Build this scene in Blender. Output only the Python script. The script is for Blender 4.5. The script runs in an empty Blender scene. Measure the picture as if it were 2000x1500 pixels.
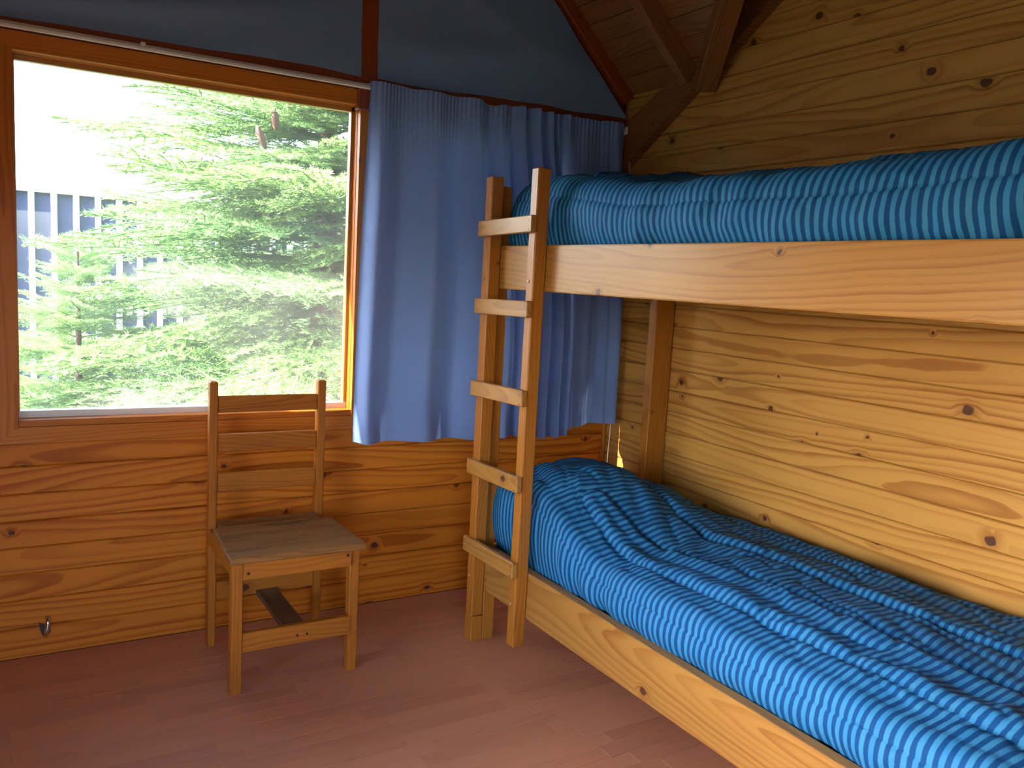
import bpy, bmesh, math, random
import numpy as np
from mathutils import Matrix, Vector

# ------------------------------------------------------------------ camera, sky, sun, exposure
scene = bpy.context.scene
C = scene.collection
cam_d = bpy.data.cameras.new('camera')
cam_d.sensor_fit = 'HORIZONTAL'; cam_d.sensor_width = 36.0; cam_d.lens = 29.604
cam_d.clip_start = 0.02; cam_d.clip_end = 300
cam = bpy.data.objects.new('camera', cam_d); C.objects.link(cam)
cam.matrix_world = Matrix(((0.85809, 0.01653, -0.51323, 0.0),
                           (-0.51067, 0.13217, -0.84956, 0.0),
                           (0.05379, 0.99109, 0.12185, 1.45),
                           (0, 0, 0, 1)))
scene.camera = cam

world = bpy.data.worlds.new('world'); scene.world = world; world.use_nodes = True
wn = world.node_tree.nodes; wl = world.node_tree.links
sky = wn.new('ShaderNodeTexSky'); sky.sky_type = 'NISHITA'; sky.sun_disc = False
sky.sun_elevation = math.radians(39); sky.sun_rotation = math.radians(285)
sky.air_density = 1.0; sky.dust_density = 2.5; sky.ozone_density = 1.0
wl.new(sky.outputs[0], wn['Background'].inputs[0])
wn['Background'].inputs[1].default_value = 0.55

sun_d = bpy.data.lights.new('sun', 'SUN'); sun_d.energy = 23.0; sun_d.angle = math.radians(0.6)
sun_d.color = (1.0, 0.93, 0.80)
sun = bpy.data.objects.new('sun', sun_d); C.objects.link(sun)
sun.rotation_euler = Vector((0.75, -0.20, -0.63)).to_track_quat('-Z', 'Y').to_euler()
sun.location = (-6, 6, 8)

vs = scene.view_settings
vs.view_transform = 'Standard'; vs.look = 'None'; vs.gamma = 1.0; vs.use_curve_mapping = False
vs.exposure = 2.58
scene.cycles.max_bounces = 6; scene.cycles.diffuse_bounces = 3; scene.cycles.glossy_bounces = 3; scene.cycles.transparent_max_bounces = 10
scene.cycles.adaptive_threshold = 0.05
scene.cycles.sample_clamp_indirect = 6.0

rng = random.Random(7)
PI = math.pi

# ------------------------------------------------------------------ helpers: objects
WM = {}
def place(o, world, parent=None):
    C.objects.link(o)
    o.matrix_basis = world
    WM[o.name] = world.copy()
    if parent is not None:
        o.parent = parent
        o.matrix_parent_inverse = WM[parent.name].inverted()
    return o
def tag(o, label, cat, group=None):
    o['label'] = label; o['category'] = cat
    if group: o['group'] = group
    return o
def structure(o):
    o['kind'] = 'structure'; return o
def empty(name, loc):
    o = bpy.data.objects.new(name, None); o.empty_display_size = 0.1
    return place(o, Matrix.Translation(Vector(loc)))
def obj(name, me, mat, parent=None, world=None):
    o = bpy.data.objects.new(name, me)
    if mat is not None and (len(me.materials) == 0): me.materials.append(mat)
    return place(o, world if world is not None else Matrix.Identity(4), parent)
def pydata(name, verts, faces, smooth=False):
    me = bpy.data.meshes.new(name); me.from_pydata([tuple(v) for v in verts], [], faces); me.update()
    if smooth: me.polygons.foreach_set('use_smooth', [True] * len(me.polygons))
    return me
AX = {'x': Matrix.Identity(4), 'y': Matrix.Rotation(PI / 2, 4, 'Z'), 'z': Matrix.Rotation(-PI / 2, 4, 'Y')}
def box_mesh(sx, sy, sz, bevel=0.003, seg=1):
    bm = bmesh.new(); bmesh.ops.create_cube(bm, size=1.0)
    for v in bm.verts: v.co = Vector((v.co.x * sx, v.co.y * sy, v.co.z * sz))
    if bevel > 0:
        bmesh.ops.bevel(bm, geom=list(bm.edges), offset=min(bevel, 0.4 * min(sx, sy, sz)), segments=seg, affect='EDGES', profile=0.6)
    me = bpy.data.meshes.new('box'); bm.to_mesh(me); bm.free(); return me
def box(name, lo, hi, mat, parent=None, grain='x', bevel=0.003, seg=1, rot=None):
    lo = Vector(lo); hi = Vector(hi); c = (lo + hi) / 2; d = hi - lo
    R = AX[grain]
    if grain == 'x': s = (d.x, d.y, d.z)
    elif grain == 'y': s = (d.y, d.x, d.z)
    else: s = (d.z, d.y, d.x)
    W = Matrix.Translation(c) @ (rot if rot is not None else Matrix.Identity(4)) @ R
    return obj(name, box_mesh(*s, bevel, seg), mat, parent, W)
def beam(name, a, b, up, w, d, mat, parent=None, bevel=0.003):
    """box from a to b (centre line), width w across, depth d along the up vector"""
    a = Vector(a); b = Vector(b); X = (b - a).normalized(); Yv = Vector(up).cross(X).normalized(); Z = X.cross(Yv)
    R = Matrix((X, Yv, Z)).transposed().to_4x4()
    return obj(name, box_mesh((b - a).length, w, d, bevel), mat, parent, Matrix.Translation((a + b) / 2) @ R)
def prism(name, pts, depth_axis, d0, d1, mat, parent=None, grain='x'):
    """closed polygon pts (in the two other axes) extruded from d0 to d1"""
    n = len(pts); V = []
    for d in (d0, d1):
        for p in pts:
            if depth_axis == 'x': V.append((d, p[0], p[1]))
            elif depth_axis == 'y': V.append((p[0], d, p[1]))
            else: V.append((p[0], p[1], d))
    F = [list(range(n)), list(range(2 * n - 1, n - 1, -1))] + [[i, i + n, (i + 1) % n + n, (i + 1) % n] for i in range(n)]
    c = sum((Vector(v) for v in V), Vector()) / len(V)
    me = pydata(name, [Vector(v) - c for v in V], F)
    bm = bmesh.new(); bm.from_mesh(me); bmesh.ops.recalc_face_normals(bm, faces=bm.faces); bm.to_mesh(me); bm.free()
    me.transform(AX[grain].inverted())
    return obj(name, me, mat, parent, Matrix.Translation(c) @ AX[grain])
def tube_mesh(pts, r, n=8, cap=True, radii=None):
    pts = [Vector(p) for p in pts]; V = []; F = []
    prev = None
    for i, p in enumerate(pts):
        t = (pts[min(i + 1, len(pts) - 1)] - pts[max(i - 1, 0)]).normalized()
        if prev is None:
            prev = t.orthogonal().normalized()
        nrm = (prev - t * prev.dot(t)).normalized(); prev = nrm; bn = t.cross(nrm)
        rr = radii[i] if radii else r
        for k in range(n):
            a = 2 * PI * k / n; V.append(p + (nrm * math.cos(a) + bn * math.sin(a)) * rr)
    for i in range(len(pts) - 1):
        for k in range(n):
            F.append((i * n + k, i * n + (k + 1) % n, (i + 1) * n + (k + 1) % n, (i + 1) * n + k))
    if cap:
        F.append(tuple(range(n - 1, -1, -1))); F.append(tuple(range((len(pts) - 1) * n, len(pts) * n)))
    return pydata('tube', V, F, smooth=True)

# smooth value noise, vectorised
_perm = np.random.RandomState(3).rand(64, 64, 64)
def vnoise(x, y=0.0, z=0.0):
    x, y, z = np.broadcast_arrays(np.asarray(x, float), np.asarray(y, float), np.asarray(z, float))
    xi = np.floor(x).astype(int); yi = np.floor(y).astype(int); zi = np.floor(z).astype(int)
    fx = x - xi; fy = y - yi; fz = z - zi
    fx = fx * fx * (3 - 2 * fx); fy = fy * fy * (3 - 2 * fy); fz = fz * fz * (3 - 2 * fz)
    def g(a, b, c): return _perm[(xi + a) % 64, (yi + b) % 64, (zi + c) % 64]
    r = 0
    for a in (0, 1):
        for b in (0, 1):
            for c in (0, 1):
                r = r + g(a, b, c) * (fx if a else 1 - fx) * (fy if b else 1 - fy) * (fz if c else 1 - fz)
    return r * 2 - 1

# ------------------------------------------------------------------ materials
MATS = {}
def new_mat(name):
    m = bpy.data.materials.new(name); m.use_nodes = True
    nt = m.node_tree; nt.nodes.clear()
    out = nt.nodes.new('ShaderNodeOutputMaterial')
    return m, nt, out
class NB:
    def __init__(s, nt): s.nt = nt
    def n(s, t, **kw):
        o = s.nt.nodes.new(t)
        for k, v in kw.items(): setattr(o, k, v)
        return o
    def set(s, inp, v):
        if hasattr(v, 'links') or isinstance(v, bpy.types.NodeSocket): s.nt.links.new(v, inp)
        else: inp.default_value = v
    def math(s, op, a, b=None, c=None, clamp=False):
        o = s.n('ShaderNodeMath', operation=op, use_clamp=clamp); s.set(o.inputs[0], a)
        if b is not None: s.set(o.inputs[1], b)
        if c is not None: s.set(o.inputs[2], c)
        return o.outputs[0]
    def vmath(s, op, a, b=None):
        o = s.n('ShaderNodeVectorMath', operation=op); s.set(o.inputs[0], a)
        if b is not None: s.set(o.inputs[1], b)
        return o.outputs['Vector']
    def comb(s, x, y, z):
        o = s.n('ShaderNodeCombineXYZ'); s.set(o.inputs[0], x); s.set(o.inputs[1], y); s.set(o.inputs[2], z); return o.outputs[0]
    def sep(s, v):
        o = s.n('ShaderNodeSeparateXYZ'); s.set(o.inputs[0], v); return o.outputs
    def noise(s, v, scale=1.0, detail=2.0, rough=0.5, dims='3D'):
        o = s.n('ShaderNodeTexNoise', noise_dimensions=dims); s.set(o.inputs['Vector'], v)
        o.inputs['Scale'].default_value = scale; o.inputs['Detail'].default_value = detail; o.inputs['Roughness'].default_value = rough
        return o.outputs[0]
    def ramp(s, f, a, b, lo=0.0, hi=1.0):
        o = s.n('ShaderNodeMapRange', interpolation_type='SMOOTHSTEP'); s.set(o.inputs[0], f)
        o.inputs[1].default_value = a; o.inputs[2].default_value = b; o.inputs[3].default_value = lo; o.inputs[4].default_value = hi
        return o.outputs[0]
    def mix(s, f, a, b, blend='MIX'):
        o = s.n('ShaderNodeMix', data_type='RGBA', blend_type=blend); s.set(o.inputs[0], f)
        for i, v in ((6, a), (7, b)):
            if isinstance(v, tuple): o.inputs[i].default_value = (*v, 1.0) if len(v) == 3 else v
            else: s.set(o.inputs[i], v)
        return o.outputs[2]

def pine(name, light, dark, knot=(0.055, 0.018, 0.016), rings=0.55, ring_w=0.013, rough=0.32, coat=0.35, spec=0.5, knots=0.45, vary=0.25, wear=0.0, bump=0.12, knot_size=1.0):
    """varnished pine: year rings of a log running along local X, knots, fine grain"""
    m, nt, out = new_mat(name); b = NB(nt)
    co = b.n('ShaderNodeTexCoord').outputs['Object']
    rnd = b.n('ShaderNodeObjectInfo').outputs['Random']
    wno = b.n('ShaderNodeTexWhiteNoise', noise_dimensions='1D'); nt.links.new(rnd, wno.inputs['W'])
    rc = b.sep(wno.outputs['Color'])
    x, y, z = b.sep(co)[0:3]
    xo = b.math('ADD', x, b.math('MULTIPLY', rnd, 37.0))
    # knots in board plane
    kv = b.comb(b.math('MULTIPLY', xo, 0.8), b.math('ADD', b.math('ADD', y, z), b.math('MULTIPLY', rc[2], 11.0)), 0.0)
    vo = b.n('ShaderNodeTexVoronoi', voronoi_dimensions='2D', feature='F1'); nt.links.new(kv, vo.inputs['Vector'])
    vo.inputs['Scale'].default_value = 5.0; vo.inputs['Randomness'].default_value = 1.0
    kd = vo.outputs['Distance']; kc = b.sep(vo.outputs['Color'])
    on = b.math('LESS_THAN', kc[0], knots)
    size = b.math('MULTIPLY_ADD', kc[1], 0.055 * knot_size, 0.018 * knot_size)
    kdn = b.noise(b.comb(b.math('MULTIPLY', xo, 60.0), b.math('MULTIPLY', z, 60.0), y), 1.0, 0.0)
    kd2 = b.math('MULTIPLY_ADD', b.math('SUBTRACT', kdn, 0.5), 0.045, kd)
    kr = b.math('DIVIDE', kd2, size)
    kmask = b.math('MULTIPLY', b.ramp(kr, 0.75, 1.1, 1.0, 0.0), on)
    khalo = b.math('MULTIPLY', b.ramp(kr, 1.0, 3.2, 1.0, 0.0), on)
    # log centre wanders along the board
    d1 = b.noise(b.comb(b.math('MULTIPLY', xo, 0.8), 0.0, 3.0), 1.0, 0.0)
    d2 = b.noise(b.comb(b.math('MULTIPLY', xo, 0.8), 7.0, 9.0), 1.0, 0.0)
    wob = b.noise(b.comb(b.math('MULTIPLY', xo, 5.0), b.math('MULTIPLY', y, 25.0), b.math('MULTIPLY', z, 25.0)), 1.0, 1.0)
    yy = b.math('ADD', b.math('ADD', y, b.math('MULTIPLY_ADD', rc[0], 0.12, -0.06)), b.math('MULTIPLY_ADD', d1, 0.24, -0.12))
    zz = b.math('ADD', b.math('ADD', z, b.math('MULTIPLY_ADD', rc[1], 0.12, -0.06)), b.math('MULTIPLY_ADD', d2, 0.15, -0.075))
    r = b.math('SQRT', b.math('ADD', b.math('MULTIPLY', yy, yy), b.math('MULTIPLY', zz, zz)))
    r = b.math('ADD', r, b.math('MULTIPLY', b.math('SUBTRACT', wob, 0.5), 0.012))
    r = b.math('ADD', r, b.math('MULTIPLY', khalo, 0.018))
    ph = b.math('FRACT', b.math('DIVIDE', r, ring_w))
    # slow rise, sharp fall: early wood to late wood
    late = b.math('MULTIPLY', b.ramp(ph, 0.25, 0.9, 0.0, 1.0), b.ramp(ph, 0.93, 1.0, 1.0, 0.0))
    rv = b.noise(b.comb(b.math('MULTIPLY', r, 40.0), rnd, 0.0), 1.0, 0.0)
    late = b.math('MULTIPLY', late, b.ramp(rv, 0.3, 0.7, 0.35, 1.0))
    grain = b.noise(b.comb(b.math('MULTIPLY', xo, 9.0), b.math('MULTIPLY', y, 420.0), b.math('MULTIPLY', z, 420.0)), 1.0, 1.0)
    blot = b.noise(b.comb(b.math('MULTIPLY', xo, 2.0), b.math('MULTIPLY', y, 8.0), b.math('MULTIPLY', z, 8.0)), 1.0, 2.0)
    fac = b.math('MULTIPLY', late, rings)
    fac = b.math('ADD', fac, b.math('MULTIPLY', b.math('SUBTRACT', grain, 0.5), 0.40))
    fac = b.math('ADD', fac, b.math('MULTIPLY', b.math('SUBTRACT', blot, 0.5), 0.5))
    fac = b.math('ADD', fac, b.math('MULTIPLY', b.math('SUBTRACT', rc[2], 0.5), vary), clamp=True)
    fac = b.math('ADD', fac, b.math('MULTIPLY', khalo, 0.35), clamp=True)
    col = b.mix(fac, light, dark)
    if wear > 0:
        wr = b.noise(b.comb(b.math('MULTIPLY', xo, 3.0), b.math('MULTIPLY', y, 14.0), b.math('MULTIPLY', z, 14.0)), 1.0, 4.0, 0.65)
        col = b.mix(b.math('MULTIPLY', b.ramp(wr, 0.45, 0.75), wear), col, (0.035, 0.022, 0.016))
    col = b.mix(b.math('MULTIPLY', kmask, 0.9), col, knot)
    p = b.n('ShaderNodeBsdfPrincipled'); nt.links.new(col, p.inputs['Base Color'])
    rn = b.math('MULTIPLY_ADD', b.math('SUBTRACT', blot, 0.5), 0.15, rough)
    nt.links.new(rn, p.inputs['Roughness'])
    p.inputs['Coat Weight'].default_value = coat; p.inputs['Coat Roughness'].default_value = 0.16
    p.inputs['Specular IOR Level'].default_value = spec
    nt.links.new(p.outputs[0], out.inputs[0])
    return m
def plain(name, col, rough=0.5, metal=0.0, noise=0.0, nscale=30.0, coat=0.0):
    m, nt, out = new_mat(name); b = NB(nt)
    p = b.n('ShaderNodeBsdfPrincipled')
    if noise > 0:
        co = b.n('ShaderNodeTexCoord').outputs['Object']
        f = b.noise(co, nscale, 3.0)
        nt.links.new(b.mix(b.math('MULTIPLY', f, noise), col, tuple(c * 0.4 for c in col)), p.inputs['Base Color'])
    else: p.inputs['Base Color'].default_value = (*col, 1)
    p.inputs['Roughness'].default_value = rough; p.inputs['Metallic'].default_value = metal; p.inputs['Coat Weight'].default_value = coat
    nt.links.new(p.outputs[0], out.inputs[0]); return m

M_wall_r = pine('pine_wall_right', (0.51, 0.268, 0.066), (0.28, 0.100, 0.016), rings=0.8, ring_w=0.024, knots=0.42, rough=0.45, coat=0.0, spec=0.25, knot_size=1.15)
M_wall_b = pine('pine_wall_back', (0.58, 0.185, 0.017), (0.28, 0.048, 0.004), rings=0.9, ring_w=0.026, knots=0.40, rough=0.48, coat=0.0, spec=0.22, knot_size=1.15)
M_frame = pine('pine_window_frame', (0.52, 0.165, 0.017), (0.28, 0.055, 0.005), rings=0.6, knots=0.12, rough=0.45, coat=0.05, spec=0.25)
M_red = pine('pine_dark_red', (0.25, 0.050, 0.014), (0.14, 0.024, 0.008), rings=0.5, knots=0.1, rough=0.4, coat=0.15)
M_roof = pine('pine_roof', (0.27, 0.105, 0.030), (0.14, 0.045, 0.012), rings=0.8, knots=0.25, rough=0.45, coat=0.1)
M_bed = pine('pine_bed', (0.38, 0.185, 0.043), (0.24, 0.090, 0.016), rings=0.75, ring_w=0.018, knots=0.26, rough=0.42, coat=0.08, spec=0.3)
M_bed_o = pine('pine_bed_orange', (0.40, 0.155, 0.020), (0.23, 0.062, 0.007), rings=0.5, ring_w=0.012, knots=0.2, rough=0.42, coat=0.08, spec=0.3)
M_chair = pine('pine_chair', (0.42, 0.142, 0.016), (0.22, 0.054, 0.005), rings=0.5, ring_w=0.012, knots=0.12, rough=0.45, coat=0.05, spec=0.3, wear=0.25)
M_seat = pine('pine_seat_worn', (0.30, 0.135, 0.040), (0.13, 0.055, 0.018), rings=0.5, ring_w=0.01, knots=0.1, rough=0.6, coat=0.0, spec=0.2, wear=0.6)
M_dark = pine('pine_stretcher_dusty', (0.16, 0.085, 0.045), (0.09, 0.045, 0.024), rings=0.4, knots=0.1, rough=0.6, coat=0.0, wear=0.6)
M_floor = pine('laminate', (0.60, 0.265, 0.150), (0.40, 0.145, 0.078), rings=0.35, ring_w=0.010, knots=0.0, rough=0.42, coat=0.1, vary=0.6, bump=0.02)
M_sub = plain('dark_backing', (0.05, 0.02, 0.008), 0.8)
M_white = plain('white_plastic', (0.75, 0.74, 0.70), 0.4)
M_alu = plain('pale_aluminium', (0.70, 0.73, 0.76), 0.35, 0.0)
M_chrome = plain('chrome', (0.75, 0.76, 0.78), 0.18, 1.0)
M_steel = plain('bolt_steel', (0.55, 0.53, 0.48), 0.35, 1.0)
M_black = plain('black_socket', (0.012, 0.012, 0.014), 0.5)
M_screw = plain('dark_screw', (0.02, 0.015, 0.012), 0.5)
M_cord = plain('white_cord', (0.75, 0.72, 0.66), 0.7)
M_ext = plain('outer_render', (0.35, 0.30, 0.24), 0.8)

def glass_mat():
    m, nt, out = new_mat('window_glass'); b = NB(nt)
    tr = b.n('ShaderNodeBsdfTransparent'); tr.inputs[0].default_value = (0.97, 0.985, 0.98, 1)
    gl = b.n('ShaderNodeBsdfGlossy'); gl.inputs['Roughness'].default_value = 0.02
    fr = b.n('ShaderNodeFresnel'); fr.inputs[0].default_value = 1.45
    mx = b.n('ShaderNodeMixShader'); nt.links.new(b.math('MULTIPLY', fr.outputs[0], 0.8), mx.inputs[0])
    nt.links.new(tr.outputs[0], mx.inputs[1]); nt.links.new(gl.outputs[0], mx.inputs[2])
    # white translucent film mixed in to imitate veiling glare over the view
    co = b.n('ShaderNodeTexCoord').outputs['Object']
    tl = b.n('ShaderNodeBsdfTranslucent'); tl.inputs[0].default_value = (0.9, 0.93, 0.95, 1)
    haze = b.math('MULTIPLY_ADD', b.noise(co, 3.0, 5.0, 0.6), 0.030, 0.004)
    m2 = b.n('ShaderNodeMixShader'); nt.links.new(haze, m2.inputs[0])
    nt.links.new(mx.outputs[0], m2.inputs[1]); nt.links.new(tl.outputs[0], m2.inputs[2])
    nt.links.new(m2.outputs[0], out.inputs[0]); return m
M_glass = glass_mat()

def cloth_mat(name, col, col2, trans=0.25, specks=True, weave=900.0):
    m, nt, out = new_mat(name); b = NB(nt)
    co = b.n('ShaderNodeTexCoord').outputs['Object']
    f = b.noise(co, 4.0, 4.0, 0.6)
    c = b.mix(f, col, col2)
    if specks:
        big = b.ramp(b.noise(co, 5.0, 1.0), 0.60, 0.72)
        sp = b.ramp(b.noise(co, 130.0, 3.0, 0.7), 0.60, 0.68)
        c = b.mix(b.math('MULTIPLY', b.math('MULTIPLY', big, sp), 0.45), c, (0.45, 0.55, 0.68))
    p = b.n('ShaderNodeBsdfPrincipled'); nt.links.new(c, p.inputs['Base Color'])
    p.inputs['Roughness'].default_value = 0.75; p.inputs['Sheen Weight'].default_value = 0.15; p.inputs['Specular IOR Level'].default_value = 0.25
    bp = b.n('ShaderNodeBump'); bp.inputs['Strength'].default_value = 0.25; bp.inputs['Distance'].default_value = 0.004
    nt.links.new(b.noise(co, 22.0, 4.0, 0.6), bp.inputs['Height']); nt.links.new(bp.outputs[0], p.inputs['Normal'])
    t = b.n('ShaderNodeBsdfTranslucent'); nt.links.new(c, t.inputs[0])
    mx = b.n('ShaderNodeMixShader'); mx.inputs[0].default_value = trans
    nt.links.new(p.outputs[0], mx.inputs[1]); nt.links.new(t.outputs[0], mx.inputs[2])
    nt.links.new(mx.outputs[0], out.inputs[0]); return m
M_curtain = cloth_mat('curtain_blue', (0.19, 0.30, 0.62), (0.16, 0.255, 0.54), 0.10)
M_gable = cloth_mat('gable_cloth_grey_blue', (0.17, 0.275, 0.48), (0.14, 0.23, 0.40), 0.02, specks=False)

def duvet_mat():
    m, nt, out = new_mat('duvet_stripes'); b = NB(nt)
    uv = b.n('ShaderNodeUVMap'); uv.uv_map = 'stripe'
    u, v, _ = b.sep(uv.outputs[0])[0:3]
    wob = b.noise(b.comb(b.math('MULTIPLY', u, 60.0), b.math('MULTIPLY', v, 60.0), 0.0), 1.0, 2.0)
    uu = b.math('MULTIPLY_ADD', b.math('SUBTRACT', wob, 0.5), 0.0022, u)
    ph = b.math('FRACT', b.math('DIVIDE', uu, 0.0250))
    st = b.math('MULTIPLY', b.ramp(ph, 0.0, 0.10), b.ramp(ph, 0.50, 0.60, 1.0, 0.0))
    row = b.math('FLOOR', b.math('DIVIDE', uu, 0.0250))
    wn_ = b.n('ShaderNodeTexWhiteNoise', noise_dimensions='1D'); nt.links.new(row, wn_.inputs['W'])
    lightc = b.mix(wn_.outputs['Value'], (0.032, 0.20, 0.44), (0.045, 0.225, 0.44))
    c = b.mix(st, (0.006, 0.062, 0.20), lightc)
    p = b.n('ShaderNodeBsdfPrincipled'); nt.links.new(c, p.inputs['Base Color'])
    p.inputs['Roughness'].default_value = 0.7; p.inputs['Specular IOR Level'].default_value = 0.12
    bp = b.n('ShaderNodeBump'); bp.inputs['Strength'].default_value = 0.5; bp.inputs['Distance'].default_value = 0.006
    co = b.n('ShaderNodeTexCoord').outputs['Object']
    nt.links.new(b.noise(co, 28.0, 3.0, 0.6), bp.inputs['Height']); nt.links.new(bp.outputs[0], p.inputs['Normal'])
    nt.links.new(p.outputs[0], out.inputs[0]); return m
M_duvet = duvet_mat()

def leaf_mat():
    m, nt, out = new_mat('fir_needles'); b = NB(nt)
    rnd = b.n('ShaderNodeObjectInfo').outputs['Random']
    co = b.n('ShaderNodeTexCoord').outputs['Object']
    f = b.noise(co, 5.0, 2.0)
    c = b.mix(f, (0.055, 0.15, 0.045), (0.26, 0.38, 0.12))
    c = b.mix(b.math('MULTIPLY', rnd, 0.4), c, (0.10, 0.24, 0.12))
    d = b.n('ShaderNodeBsdfPrincipled'); nt.links.new(c, d.inputs['Base Color']); d.inputs['Roughness'].default_value = 0.42
    t = b.n('ShaderNodeBsdfTranslucent'); nt.links.new(c, t.inputs[0])
    mx = b.n('ShaderNodeMixShader'); mx.inputs[0].default_value = 0.4
    nt.links.new(d.outputs[0], mx.inputs[1]); nt.links.new(t.outputs[0], mx.inputs[2]); nt.links.new(mx.outputs[0], out.inputs[0]); return m
M_leaf = leaf_mat()
M_bark = plain('bark', (0.13, 0.085, 0.055), 0.9, noise=0.8, nscale=25)
M_cone = plain('cone_brown', (0.055, 0.017, 0.004), 0.7, noise=0.7, nscale=60)
M_fence = plain('fence_board', (0.05, 0.065, 0.14), 0.8, noise=0.5, nscale=12)
M_batten = plain('fence_batten', (0.80, 0.80, 0.78), 0.7, noise=0.15, nscale=20)
M_grass = plain('grass', (0.020, 0.026, 0.012), 0.9, noise=0.7, nscale=2)

# ------------------------------------------------------------------ room dimensions
XR, XL, YB, YF = 2.592, -0.75, 3.362, -1.06        # right, left, window and rear wall faces
PIT = 0.0965
Z1, S1 = 2.355, 0.944                              # roof over the window: z = Z1 + S1*(XR-x)
Z2, S2 = 2.205, 0.62                               # roof rising from the right wall gable: z = Z2 + S2*(3.284-y)
YE = 3.284
XRIDGE = 1.255
def roof1(x): return Z1 + S1 * (XR - x)
def roof2(y): return Z2 + S2 * (YE - y)

# ------------------------------------------------------------------ floor
floor = structure(box('floor', (XL - 0.1, YF - 0.1, -0.08), (XR + 0.1, YB + 0.1, -0.011), M_sub, bevel=0))
SW, SL = 0.066, 0.46
lam_mesh = {}
nseen = 0; rest_v = []; rest_f = []
def add_rest(x0, x1, y0, y1):
    n = len(rest_v); rest_v.extend([(x0, y0, 0), (x1, y0, 0), (x1, y1, 0), (x0, y1, 0)]); rest_f.append((n, n + 1, n + 2, n + 3))
row = 0; y1 = YB
while y1 > YF:
    y0 = max(y1 - SW, YF)
    x = XL - ((row * 0.283 + 0.11 * (row % 3)) % SL)
    while x < XR:
        a, bq = max(x, XL), min(x + SL, XR)
        if bq - a > 0.01:
            seen = y1 > 1.35 and (a < 1.75 or y1 > 2.6) and bq > -0.35 and nseen < 290 and not (a > 1.75)
            if seen:
                key = (round(bq - a, 3), round(y1 - y0, 3))
                if key not in lam_mesh:
                    lam_mesh[key] = box_mesh(key[0] - 0.0006, key[1] - 0.0006, 0.011, 0.0006)
                obj('floor_strip', lam_mesh[key], M_floor, floor, Matrix.Translation(((a + bq) / 2, (y0 + y1) / 2, -0.0055))); nseen += 1
            else: add_rest(a, bq, y0, y1)
        x += SL
    y1 -= SW; row += 1
ro = obj('floor_strip_rest', pydata('rest', rest_v, rest_f), M_floor, floor); ro['kind'] = 'stuff'

# ------------------------------------------------------------------ walls
def plank(parent, a, b, zlo, zhi, axis, face, mat, name='plank', th=0.014, ch=0.0040, gap=0.0006, sloped=None):
    """tongue-and-groove board with chamfered long edges; runs along axis from a to b, showing face toward the room.
       sloped: how far the far (b) end is cut back at the top edge"""
    zlo += gap; zhi -= gap
    L = b - a; h = zhi - zlo
    prof = [(0, -h / 2 + ch), (0, h / 2 - ch), (ch, h / 2), (th, h / 2), (th, -h / 2), (ch, -h / 2)]   # (depth, z)
    V = []
    for e in (0, 1):
        for (d, zz) in prof:
            xx = -L / 2 if e == 0 else L / 2
            if e == 1 and sloped: xx -= sloped * (zz / h + 0.5)
            V.append((xx, d, zz))
    n = len(prof)
    F = [[i, (i + 1) % n, (i + 1) % n + n, i + n] for i in range(n)] + [list(range(n - 1, -1, -1)), list(range(n, 2 * n))]
    me = pydata('plank', V, F)
    bm = bmesh.new(); bm.from_mesh(me); bmesh.ops.recalc_face_normals(bm, faces=bm.faces); bm.to_mesh(me); bm.free()
    zc = (zlo + zhi) / 2
    if axis == 'x': W = Matrix.Translation(((a + b) / 2, face, zc))
    else: W = Matrix.Translation((face, (a + b) / 2, zc)) @ Matrix(((0, 1, 0, 0), (1, 0, 0, 0), (0, 0, 1, 0), (0, 0, 0, 1)))
    return obj(name, me, mat, parent, W)

# right wall: boards along y, joints measured in the photo
wall_right = structure(box('wall_right', (XR + 0.014, YF, 0), (XR + 0.09, YB + 0.09, 3.7), M_sub, bevel=0))
zj = [0.0, 0.028] + [0.607 + PIT * k for k in range(-5, 31)]
for i in range(len(zj) - 1):
    lo, hi = zj[i], zj[i + 1]
    if hi < 2.30: plank(wall_right, YF, YB, lo, hi, 'y', XR, M_wall_r)
    else:
        ye = lambda zz: min(YB, YE - (zz - 0.25 - Z2) / S2)
        plank(wall_right, YF + 0.0, ye(lo), lo, hi, 'y', XR, M_wall_r, sloped=max(0.0, ye(lo) - ye(hi)))

# window wall: backing in pieces around the two windows
wall_back = structure(box('wall_back', (XL, YB + 0.014, 0), (XR + 0.09, YB + 0.10, 0.80), M_sub, bevel=0))
W1A, W1B, W2A, W2B, WZ0, WZ1 = 0.028, 1.238, 1.290, 2.200, 0.872, 2.118
for nm, lo, hi in (('wall_side', (XL, YB + 0.014, 0.80), (W1A - 0.06, YB + 0.10, 2.2)), ('wall_side', (W2B + 0.05, YB + 0.014, 0.80), (XR + 0.09, YB + 0.10, 2.2)),
                   ('wall_plate', (XL, YB + 0.014, 2.175), (XR + 0.09, YB + 0.10, 2.26))):
    box(nm, lo, hi, M_red, wall_back, bevel=0)
prism('gable_wall', [(XL, 2.25), (XR + 0.08, 2.25), (XR + 0.08, 2.34), (XRIDGE, 3.66), (XL, 2.6)], 'y', YB + 0.02, YB + 0.09, M_red, wall_back)
zb = [0.0, 0.112, 0.216, 0.314, 0.411, 0.508, 0.607, 0.707, 0.790]
for i in range(len(zb) - 1):
    plank(wall_back, XL, XR, zb[i], zb[i + 1], 'x', YB, M_wall_b)
for k in range(15):
    lo = 0.790 + k * PIT
    if lo + PIT < 2.26: plank(wall_back, XL, W1A - 0.062, lo, lo + PIT, 'x', YB, M_wall_b)
plank(wall_back, W2B + 0.06, XR, 0.79, 0.872, 'x', YB, M_wall_b)
for k in range(14):
    lo = 0.872 + k * PIT
    if lo + PIT < 2.26: plank(wall_back, W2B + 0.06, XR, lo, lo + PIT, 'x', YB, M_wall_b)

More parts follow.
